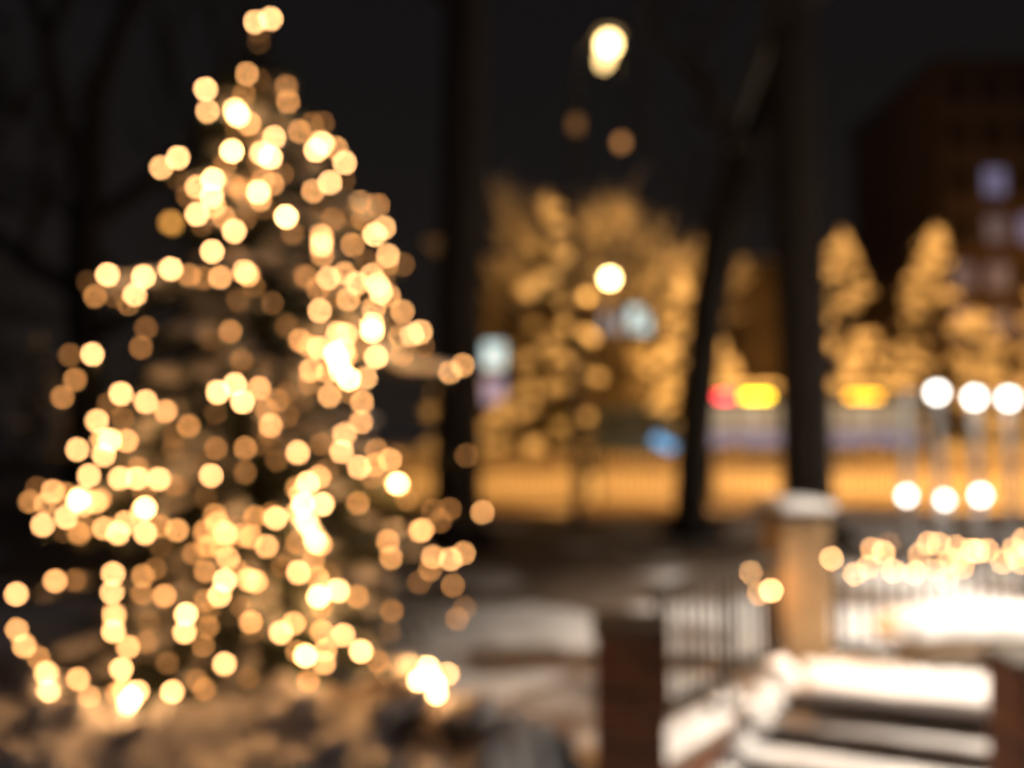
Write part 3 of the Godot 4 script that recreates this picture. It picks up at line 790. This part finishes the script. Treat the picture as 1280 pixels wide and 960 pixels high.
func make_vehicles() -> void:
	# bus, side on
	var t := thing("city_bus", "pale bus behind the fence with red and yellow lit displays", "bus", Vector3(6.2, 0.8, -27.0))
	var body := MB.new()
	var L := 7.6
	var pr := [[0.35, 1.2], [0.45, 1.26], [1.3, 1.26]]
	body.box(Vector3(0, 0.35, -2.4), Vector3(L, 1.3, 0.0))
	for k in 7:   # pillars between the windows
		body.box(Vector3(k * (L - 0.16) / 6.0, 1.3, -0.06), Vector3(k * (L - 0.16) / 6.0 + 0.16, 2.15, 0.0))
	body.box(Vector3(0, 1.3, -2.4), Vector3(L, 2.15, -2.34))
	body.box(Vector3(0, 2.15, -2.4), Vector3(L, 2.6, 0.0))
	part("body", body.mesh(), M.bus_paint, t)
	var roof := MB.new()
	roof.tube([Vector3(0.02, 2.5, -1.2), Vector3(L - 0.02, 2.5, -1.2)], [1.19, 1.19], 4)
	roof = MB.new()
	roof.box(Vector3(0.06, 2.6, -2.34), Vector3(L - 0.06, 2.72, -0.06))
	part("roof", roof.mesh(), M.bus_paint, t)
	part("roof_snow", snow_slab(L - 0.1, 2.3, 0.14, 71, 30, 10), M.snow, t, Transform3D(Basis(), Vector3(L / 2, 2.715, -1.2)))
	glow("lit_window_bus", lin(0.60, 0.78, 0.70), 0.26, lin(0.1, 0.1, 0.1))
	for k in 6:
		var x0 := k * (L - 0.16) / 6.0 + 0.16
		var x1 := (k + 1) * (L - 0.16) / 6.0
		var g := MB.new()
		g.box(Vector3(x0, 1.3, -0.045), Vector3(x1, 2.15, -0.02))
		part("window", g.mesh(), M.lit_window_bus, t)
	for d in [[0.72, 1.25, Color(1.0, 0.03, 0.06), 12.0], [1.6, 2.5, Color(1.0, 0.62, 0.01), 14.0], [5.15, 6.2, Color(1.0, 0.42, 0.01), 8.0]]:
		var m := MB.new()
		m.box(Vector3(d[0], 2.32, 0.003), Vector3(d[1], 2.48, 0.05))
		part("display_sign", m.mesh(), glow("display_%d" % int(d[0] * 10), d[2].linear_to_srgb(), d[3], lin(0.03, 0.03, 0.03)), t)
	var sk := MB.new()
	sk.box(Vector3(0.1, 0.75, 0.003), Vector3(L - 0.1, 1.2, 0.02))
	part("glow_band", sk.mesh(), glow("band_glow", lin(0.42, 0.46, 0.75), 0.4, lin(0.05, 0.05, 0.06)), t)  # pale lower body, its lit look put in as a glow
	for x in [1.3, 5.9]:
		wheel(t, Vector3(x, 0.42, -0.02), 0.45)
	# van
	var v := thing("parked_van", "dark van behind the fence with a glowing panel for its blue windscreen shine", "van", Vector3(2.75, 0.8, -26.2))
	var b := MB.new()
	var prof := [Vector2(0, 0.3), Vector2(0, 1.75), Vector2(0.15, 1.95), Vector2(2.1, 1.95), Vector2(2.65, 1.2), Vector2(3.25, 1.05), Vector2(3.3, 0.3)]
	for k in prof.size():
		var a: Vector2 = prof[k]
		var c: Vector2 = prof[(k + 1) % prof.size()]
		b.quad(Vector3(a.x, a.y, 0), Vector3(a.x, a.y, -1.7), Vector3(c.x, c.y, -1.7), Vector3(c.x, c.y, 0))
	for zz in [0.0, -1.7]:
		for k in range(1, prof.size() - 1):
			b.tri(Vector3(prof[0].x, prof[0].y, zz), Vector3(prof[k].x, prof[k].y, zz), Vector3(prof[k + 1].x, prof[k + 1].y, zz))
	part("body", b.mesh(), M.van_paint, v)
	for w in [[0.2, 1.0], [1.1, 2.0]]:
		var g := MB.new()
		g.box(Vector3(w[0], 1.15, 0.004), Vector3(w[1], 1.75, 0.012))
		part("window", g.mesh(), M.dark_glass, v)
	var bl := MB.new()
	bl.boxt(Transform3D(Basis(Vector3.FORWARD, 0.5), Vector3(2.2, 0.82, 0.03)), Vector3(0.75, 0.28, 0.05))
	part("screen_shine", bl.mesh(), glow("blue_screen_shine", lin(0.10, 0.42, 0.8), 1.5, lin(0.04, 0.05, 0.06)), v)  # glowing panel stands in for blue light reflected in the windscreen
	for x in [0.6, 2.7]:
		wheel(v, Vector3(x, 0.34, 0.0), 0.34)

# ---------------------------------------------------------------- lamps
const SODIUM := Color(1.0, 0.43, 0.08)
const SODIUM_GLASS := Color(1.0, 0.66, 0.26)

func street_lamp(label: String, at: Vector3, h: float, reach: float, energy: float, glow_energy: float, globe: float, drop := false) -> void:
	var t := thing("street_lamp", label, "street lamp", at, 0.0, "street lamps along the road")
	var p := MB.new()
	p.tube([Vector3(0, -0.2, 0), Vector3(0, 1.0, 0), Vector3(0, h * 0.9, 0)], [0.12, 0.10, 0.07], 12)
	part("pole", p.mesh(), M.galvanised, t)
	var a := MB.new()
	a.tube([Vector3(0, h * 0.9, 0), Vector3(reach * 0.25, h * 0.97, 0), Vector3(reach, h + 0.1, 0)], [0.045, 0.035, 0.03], 8)
	part("arm", a.mesh(), M.iron, t)
	var hd := MB.new()
	hd.lathe(Transform3D(Basis(), Vector3(reach, h + 0.02, 0)), [[0.28, 0.0], [0.27, 0.05], [0.16, 0.14], [0.001, 0.17]], 16)
	part("lamp_head", hd.mesh(), M.galvanised, t)
	var g := MB.new()
	var pr := []
	for i in 9:
		var th := PI * i / 8.0
		pr.append([maxf(0.001, sin(th) * globe), -cos(th) * globe])
	g.lathe(Transform3D(Basis(), Vector3(reach, h - globe, 0)), pr, 16)
	part("lamp_globe", g.mesh(), M["sodium_lamp"] if glow_energy <= 0.0 else glow("sodium_lamp_%d" % int(glow_energy), (SODIUM_GLASS if glow_energy > 8.0 else SODIUM).linear_to_srgb(), glow_energy), t)
	if drop:
		var dr := MB.new()
		dr.lathe(Transform3D(Basis(Vector3.FORWARD, 0.25), Vector3(reach - 0.1, h - globe * 2.0 - 0.2, 0)), [[0.001, -0.16], [0.08, -0.12], [0.12, 0.0], [0.14, 0.17], [0.001, 0.18]], 14)
		part("lamp_glass", dr.mesh(), glow("sodium_lamp_drop", SODIUM_GLASS.linear_to_srgb(), 5.0), t)
		var sg := MB.new()
		sg.box(Vector3(-0.1, h * 0.9 - 1.1, 0.08), Vector3(0.1, h * 0.9 - 0.85, 0.2))
		part("amber_spot", sg.mesh(), glow("amber_spot_glow", lin(1, 0.42, 0.13), 0.3, lin(0.1, 0.08, 0.05)), t)  # small amber glowing box on the pole
	if energy <= 0.0:   # added bare globe, put in to brighten the building wall behind it
		lamp(at + Vector3(reach, h - globe, 0), SODIUM.linear_to_srgb(), 18.0, globe * 0.9, t)
		return
	hooded(at + Vector3(reach, h - globe, 0), Vector3(0, -0.57, -0.82), 44.0, SODIUM.linear_to_srgb(), energy, globe * 0.9, t)

func globe_post(called: String, label: String, at: Vector3, h: float, globe: float, lit: bool, energy: float, group: String) -> void:
	var t := thing(called, label, "lamp", at, 0.0, group)
	var p := MB.new()
	p.lathe(Transform3D(), [[0.16, -0.1], [0.16, 0.06], [0.085, 0.16], [0.075, h - globe * 2.0 - 0.02], [0.1, h - globe * 2.0], [0.001, h - globe * 2.0 + 0.01]], 14)
	part("post", p.mesh(), M.white_paint, t)
	var g := MB.new()
	var pr := []
	for i in 9:
		var th := PI * i / 8.0
		pr.append([maxf(0.001, sin(th) * globe), -cos(th) * globe])
	g.lathe(Transform3D(Basis(), Vector3(0, h - globe, 0)), pr, 16)
	part("lamp_globe", g.mesh(), M.white_lamp if lit else M.white_paint, t)
	if lit and energy > 20.0:
		var hd := MB.new()
		hd.lathe(Transform3D(Basis(), Vector3(0, h - globe * 0.6, 0)), [[globe * 2.2, 0.0], [globe * 2.1, 0.04], [globe * 0.9, globe * 0.9], [0.001, globe]], 18)
		part("added_hood", hd.mesh(), M.iron, t)  # hood put in out of view to keep the beam off the trunks
		hooded(at + Vector3(0, h - globe, 0), Vector3(-0.04, -1.0, 0.0), 66.0, lin(1.0, 0.83, 0.65), energy, globe * 0.9, t)
	elif lit:
		lamp(at + Vector3(0, h - globe, 0), lin(1.0, 0.9, 0.78), energy, globe * 0.9, t)

# ---------------------------------------------------------------- buildings
func building(called: String, label: String, at: Vector3, w: float, h: float, d: float, wall: Material, cols: int, rows: int, lit: Dictionary, y_first := 1.2) -> void:
	var t := thing(called, label, "building", at)
	var b := MB.new()
	b.box(Vector3(0, -1, -d), Vector3(w, h, 0))
	part("wall", b.mesh(), wall, t)
	var r := MB.new()
	r.box(Vector3(-0.3, h, -d - 0.3), Vector3(w + 0.3, h + 0.35, 0.3))
	var rf := part("roof", r.mesh(), M.stone, t)
	part("snow", snow_slab(w + 0.4, d + 0.4, 0.25, 5, 20, 10), M.snow, rf, Transform3D(Basis(), Vector3(w / 2, h + 0.34, -d / 2)))
	var cw := w / cols
	var rh := (h - y_first) / rows
	var fr := MB.new()
	for s in [[-0.7, -0.62], [0.62, 0.7]]:
		fr.box(Vector3(s[0], -0.85, 0.002), Vector3(s[1], 0.85, 0.06))
	fr.box(Vector3(-0.62, 0.77, 0.002), Vector3(0.62, 0.85, 0.06))
	fr.box(Vector3(-0.62, -0.85, 0.002), Vector3(0.62, -0.77, 0.09))
	fr.box(Vector3(-0.03, -0.77, 0.002), Vector3(0.03, 0.77, 0.05))
	var fs := fr.mesh()
	var pa := MB.new()
	pa.box(Vector3(-0.62, -0.77, 0.003), Vector3(0.62, 0.77, 0.02))
	var pn := pa.mesh()
	for j in rows:
		for i in cols:
			var f := part("window", fs, M.stone, t, Transform3D(Basis(), Vector3(cw * (i + 0.5), y_first + rh * (j + 0.5), 0)))
			part("pane", pn, lit.get([i, j], M.curtained_pane), f)

func _ready() -> void:
	# ---- camera, sky, night light, exposure
	var cam := Camera3D.new()
	cam.name = "camera"
	cam.position = Vector3(0, 2.0, 0)
	cam.rotation_degrees.x = 3.43
	cam.far = 2000.0
	var lens := CameraAttributesPhysical.new()
	lens.frustum_focal_length = 25.0
	lens.frustum_focus_distance = 0.5
	lens.exposure_aperture = 1.52
	lens.frustum_far = 2000.0
	cam.attributes = lens
	add_child(cam)
	var env := Environment.new()
	env.background_mode = Environment.BG_SKY
	var sm := ProceduralSkyMaterial.new()
	sm.sky_top_color = lin(0.0066, 0.0058, 0.0062)
	sm.sky_horizon_color = lin(0.017, 0.0125, 0.0098)
	sm.ground_bottom_color = lin(0.004, 0.004, 0.004)
	sm.ground_horizon_color = lin(0.010, 0.009, 0.008)
	sm.sun_angle_max = 1.0
	sm.energy_multiplier = 1.0
	var sky := Sky.new()
	sky.sky_material = sm
	env.sky = sky
	env.tonemap_mode = Environment.TONE_MAPPER_LINEAR
	env.tonemap_exposure = 1.0
	env.sdfgi_enabled = true
	env.ssao_enabled = true
	env.ssil_enabled = true
	var we := WorldEnvironment.new()
	we.name = "world_environment"
	we.environment = env
	add_child(we)
	var moon := DirectionalLight3D.new()
	moon.name = "moon"
	moon.rotation_degrees = Vector3(-60, 40, 0)
	moon.light_energy = 0.012
	moon.light_angular_distance = 12.0
	moon.light_color = Color(0.8, 0.88, 1.0)
	moon.shadow_enabled = true
	add_child(moon)

	make_materials()
	glow("white_lamp", lin(1.0, 0.92, 0.82), 11.0)
	make_ground()

	# ---- far buildings
	var cyan := glow("lit_window_cyan", lin(0.4, 0.62, 0.64), 1.7)
	var pale := glow("lit_window_pale", lin(0.4, 0.5, 0.58), 1.2)
	var mauve := glow("lit_window_mauve", lin(0.36, 0.3, 0.45), 0.9)
	var blue := glow("lit_window_blue", lin(0.26, 0.28, 0.55), 0.4)
	var dim_blue := glow("lit_window_dim_blue", lin(0.22, 0.24, 0.42), 0.15)
	building("apartment_block", "far grey apartment block with a few pale blue lit windows", Vector3(-3.7, 0, -48), 21.0, 12.0, 10.0, M.wall_grey, 12, 5, {[1, 2]: cyan, [1, 1]: mauve, [5, 3]: pale, [6, 3]: cyan})
	building("apartment_block", "tall brown building with dim violet windows at the road's end", Vector3(25.2, 0, -46), 18.0, 23.6, 12.0, M.wall_brown, 9, 8, {[0, 3]: dim_blue, [1, 5]: blue, [1, 3]: dim_blue, [0, 2]: blue, [2, 4]: blue, [1, 4]: dim_blue, [2, 2]: dim_blue, [1, 2]: dim_blue})

	# ---- street lamps
	street_lamp("street lamp with a bright amber globe among the frosted trees", Vector3(2.5, 0.5, -30), 7.5, 1.2, 30.0, 34.0, 0.2)
	street_lamp("tallest street lamp, its long arm reaching out over the fence", Vector3(1.38, 0.0, -17.0), 10.65, 0.73, 400.0, 15.0, 0.19, true)
	street_lamp("street lamp standing past the white lamp posts", Vector3(15.0, 0.0, -17.5), 10.0, -1.0, 400.0, 16.0, 0.2)
	street_lamp("unseen street lamp added to brighten the tall brown building", Vector3(33.0, 0.5, -38.5), 10.0, -1.0, 0.0, 16.0, 0.2)
	street_lamp("distant street lamp seen through the decorated spruce", Vector3(-16.45, 0.5, -36.0), 11.2, 0.9, 190.0, 5.0, 0.2)

	# ---- trees
	far_spruce("frosted_spruce", "broad snow-laden spruce lit amber behind the lamp pole", 11.2, 2.8, 0.62, 41, Vector3(1.4, 0.6, -32.5), "snow-laden trees across the road")
	far_spruce("frosted_spruce", "snow-laden spruce beside the bright amber street lamp", 8.0, 2.0, 0.75, 42, Vector3(7.2, 0.6, -33.5), "snow-laden trees across the road")
	far_spruce("frosted_spruce", "small snowy spruce peeping over the bus roof", 5.0, 1.3, 0.95, 43, Vector3(8.6, 0.6, -33.0), "snow-laden trees across the road")
	far_spruce("frosted_spruce", "tall narrow snowy spruce just beyond the thick dark trunk", 9.4, 2.7, 0.95, 44, Vector3(13.4, 0.6, -32.0), "snow-laden trees across the road")
	far_spruce("frosted_spruce", "tall snowy spruce rising behind the white globe lamps", 9.7, 2.7, 0.95, 45, Vector3(17.2, 0.6, -32.0), "snow-laden trees across the road")
	far_spruce("frosted_spruce", "stout snowy spruce in front of the tall brown building", 6.2, 2.1, 0.95, 46, Vector3(19.0, 0.6, -32.6), "snow-laden trees across the road")
	far_spruce("frosted_spruce", "snowy spruce farthest along the road by the brown building", 7.5, 1.9, 0.95, 47, Vector3(21.4, 0.6, -32.0), "snow-laden trees across the road")
	far_spruce("frosted_spruce", "snowy spruce between the upright trunk and the lamp pole", 5.0, 1.7, 0.95, 48, Vector3(-2.1, 0.6, -33.0), "snow-laden trees across the road")
	far_spruce("frosted_spruce", "snowy spruce half hidden by the decorated spruce", 6.5, 2.4, 0.9, 49, Vector3(-24.5, 0.6, -41.0), "snow-laden trees across the road")
	far_spruce("dark_spruce", "tall dark spruce at the unlit edge of the park", 15.0, 3.4, 0.0, 51, Vector3(-12.4, 0.0, -17.0), "dark trees in the park")
	far_spruce("dark_spruce", "dark spruce standing in shadow straight behind the decorated one", 13.0, 3.2, 0.0, 52, Vector3(-6.6, 0.0, -19.5), "dark trees in the park")
	for q in [["frosted leafless tree with snowy twigs over the dark van", Vector3(4.4, 0.6, -35.0), 8.0, 61], ["frosted leafless tree rising behind the broad snowy spruce", Vector3(1.2, 0.6, -36.5), 8.4, 65], ["frosted leafless tree above the bus roof", Vector3(7.6, 0.6, -36.5), 7.0, 66]]:
		var th: float = q[2]
		var lm := []
		for k in 8:
			lm.append([Vector3(0, th * (0.62 + 0.046 * k), 0), Vector3(cos(k * 2.4), rng.randf_range(0.6, 1.3), sin(k * 2.4)), th * 0.48, 0.1])
		bare_tree(q[0], q[1], [Vector3(0, -0.2, 0), Vector3(0.05, th * 0.4, 0), Vector3(0.0, th, 0)], [0.3, 0.22, 0.15], lm, q[3], "snow-laden trees across the road", 0.5)
	bare_tree("thick upright bare trunk beside the decorated spruce", Vector3(-0.95, 0, -14.0), [Vector3(0, -0.2, 0), Vector3(0.0, 1.2, 0), Vector3(0.03, 4.5, 0), Vector3(0.1, 8.5, 0), Vector3(0.15, 12, 0)], [0.46, 0.42, 0.40, 0.38, 0.3], [[Vector3(0.12, 11.4, 0), Vector3(-1, 0.7, 0.2), 4.5, 0.16], [Vector3(0.1, 10.5, 0), Vector3(0.5, 1, 0), 5, 0.2], [Vector3(0.1, 9.6, 0), Vector3(-0.8, 0.9, -0.3), 5, 0.18]], 62, "bare park trees")
	bare_tree("thick bare trunk rising behind the snow-capped pillar", Vector3(5.15, 0, -14.0), [Vector3(0, -0.2, 0), Vector3(0.0, 1.0, 0), Vector3(-0.02, 4.0, 0), Vector3(-0.1, 6.5, 0), Vector3(-0.12, 12, 0)], [0.48, 0.43, 0.42, 0.44, 0.34], [[Vector3(-0.1, 6.4, 0), Vector3(-1, 1.0, 0.2), 3.2, 0.14], [Vector3(-0.1, 9.4, 0), Vector3(1, 0.8, 0), 4.5, 0.2], [Vector3(-0.1, 10.6, 0), Vector3(-0.4, 1, 0), 5, 0.2]], 63, "bare park trees")
	var leaning := bare_tree("thinner crooked bare tree leaning towards the thick trunk", Vector3(3.42, 0, -15.5), [Vector3(0, -0.2, 0), Vector3(0.02, 0.5, 0), Vector3(0.1, 1.8, 0.02), Vector3(0.36, 4.2, 0.05), Vector3(0.66, 5.7, 0.08), Vector3(1.1, 7.5, 0.1), Vector3(1.72, 9.1, 0.15), Vector3(1.95, 10.6, 0.2), Vector3(2.5, 13, 0.3)], [0.36, 0.32, 0.31, 0.34, 0.37, 0.4, 0.38, 0.34, 0.26], [[Vector3(1.1, 7.4, 0.1), Vector3(-0.9, 1, 0), 3.8, 0.11], [Vector3(0.5, 5.0, 0.08), Vector3(0.6, 1, -0.3), 3.0, 0.09], [Vector3(0.66, 5.7, 0.08), Vector3(-1.0, 0.7, 0.1), 3.0, 0.08], [Vector3(1.9, 10.5, 0.2), Vector3(-0.2, 1, 0), 4.5, 0.16]], 64, "bare park trees")
	var streak := MB.new()
	streak.tube([Vector3(0.8, 6.85, 0.3), Vector3(0.88, 7.5, 0.36), Vector3(1.42, 8.95, 0.40), Vector3(1.66, 9.8, 0.42)], [0.03, 0.08, 0.08, 0.03], 7)
	part("snow", streak.mesh(), M.snow, leaning)
	bare_tree("old dark leafless tree at the unlit edge of the park", Vector3(-9.4, 0, -17.5), [Vector3(0, -0.2, 0), Vector3(0.1, 2.0, 0), Vector3(-0.1, 6.0, 0), Vector3(0.1, 10, 0)], [0.45, 0.38, 0.34, 0.22], [[Vector3(0, 4.0, 0), Vector3(1, 0.7, 0.2), 5.5, 0.2], [Vector3(-0.1, 5.0, 0), Vector3(-1, 0.8, 0.3), 5.5, 0.2], [Vector3(-0.1, 6.5, 0), Vector3(0.9, 0.9, -0.3), 6.0, 0.2], [Vector3(0, 7.5, 0), Vector3(-0.5, 1, 0.5), 6.0, 0.2], [Vector3(0.1, 9.5, 0), Vector3(0.4, 1, 0), 6.0, 0.2]], 67, "bare park trees")
	decorated_spruce()

	# ---- road side
	make_fence()
	make_vehicles()

	# ---- stair, pillars, railings
	make_stair()
	make_walls_and_rails()
	brick_pillar("tan brick pillar with a snow cap at the head of the stair", Vector3(2.44, 0, -7.0), 0.19, 0.42, -0.05, 1.3, true, 1, "tan_brick")
	brick_pillar("dark red brick pillar at the foot of the stair's railing", Vector3(0.72, 0, -5.0), -0.12, 0.41, -0.8, 0.80, false, 2)
	brick_pillar("dark red brick pillar opposite the railing across the stair", Vector3(3.08, 0, -4.75), -0.12, 0.42, -0.8, 0.66, false, 3)
	make_bench()

	# ---- lamps in the park
	globe_post("globe_lamp", "lit white globe lamp next to the unlit white post lamp", Vector3(8.51, 0, -16), 2.92, 0.13, true, 0.9, "white globe lamps")
	globe_post("globe_lamp", "middle one of the three lit white globe lamps", Vector3(9.26, 0, -16), 2.82, 0.13, true, 0.9, "white globe lamps")
	globe_post("globe_lamp", "lit white globe lamp farthest from the unlit post lamp", Vector3(9.94, 0, -16), 2.80, 0.13, true, 0.9, "white globe lamps")
	globe_post("unlit_globe_lamp", "white post lamp whose globe is unlit, beside the bright ones", Vector3(7.86, 0, -16), 2.85, 0.13, false, 0.0, "white globe lamps")
	globe_post("garden_lamp", "middle-sized low garden lamp nearest the thick dark trunk", Vector3(6.86, 0, -14), 0.98, 0.085, true, 0.35, "low garden lamps")
	globe_post("garden_lamp", "smallest of the three low white garden lamps", Vector3(7.52, 0, -14), 0.90, 0.075, true, 0.35, "low garden lamps")
	globe_post("garden_lamp", "largest of the three low white garden lamps", Vector3(8.15, 0, -14), 1.0, 0.095, true, 0.35, "low garden lamps")
	globe_post("globe_lamp", "white globe lamp with an added hood beside the landing, lighting its snow", Vector3(6.7, 0, -6.65), 3.9, 0.2, true, 118.0, "white globe lamps")

	var hw := thing("hanging_lamp", "small amber lamp hanging from a wire near the tallest street lamp", "lamp", Vector3(2.11, 10.35, -17.0))
	var wb := MB.new()
	wb.tube([Vector3(0.2, 0.3, 0), Vector3(0.25, -1.4, -0.1), Vector3(0.27, -1.95, -0.1)], [0.012, 0.012, 0.012], 5)
	part("wire", wb.mesh(), M.cord, hw)
	var wl := MB.new()
	wl.blob(Transform3D(Basis().scaled(Vector3(0.1, 0.12, 0.1)), Vector3(0.27, -2.05, -0.1)), 0.0, 1, 12, 8)
	part("lamp_globe", wl.mesh(), glow("hanging_amber", lin(1, 0.42, 0.13), 1.2, lin(0.1, 0.08, 0.05)), hw)

	# ---- strings of lights
	make_bulbs()
	var order := ["topmost", "second", "third", "fourth", "fifth", "sixth", "seventh", "eighth", "ninth", "lowest"]
	for k in TREE_BULBS.size():
		light_string("%s string of warm lights on the decorated spruce%s" % [order[k], "" if k == 0 or k == 9 else ", counted from its tip"], Vector3(-1.92, 0, -6.0), TREE_BULBS[k], "light strings on the spruce")
	light_string("string of warm lights draped along the railing behind the bench", Vector3.ZERO, RAIL_BULBS, "")
	light_string("three warm bulbs hung on the stair railing by the snow-capped pillar", Vector3.ZERO, POST_BULBS, "", 0.2)
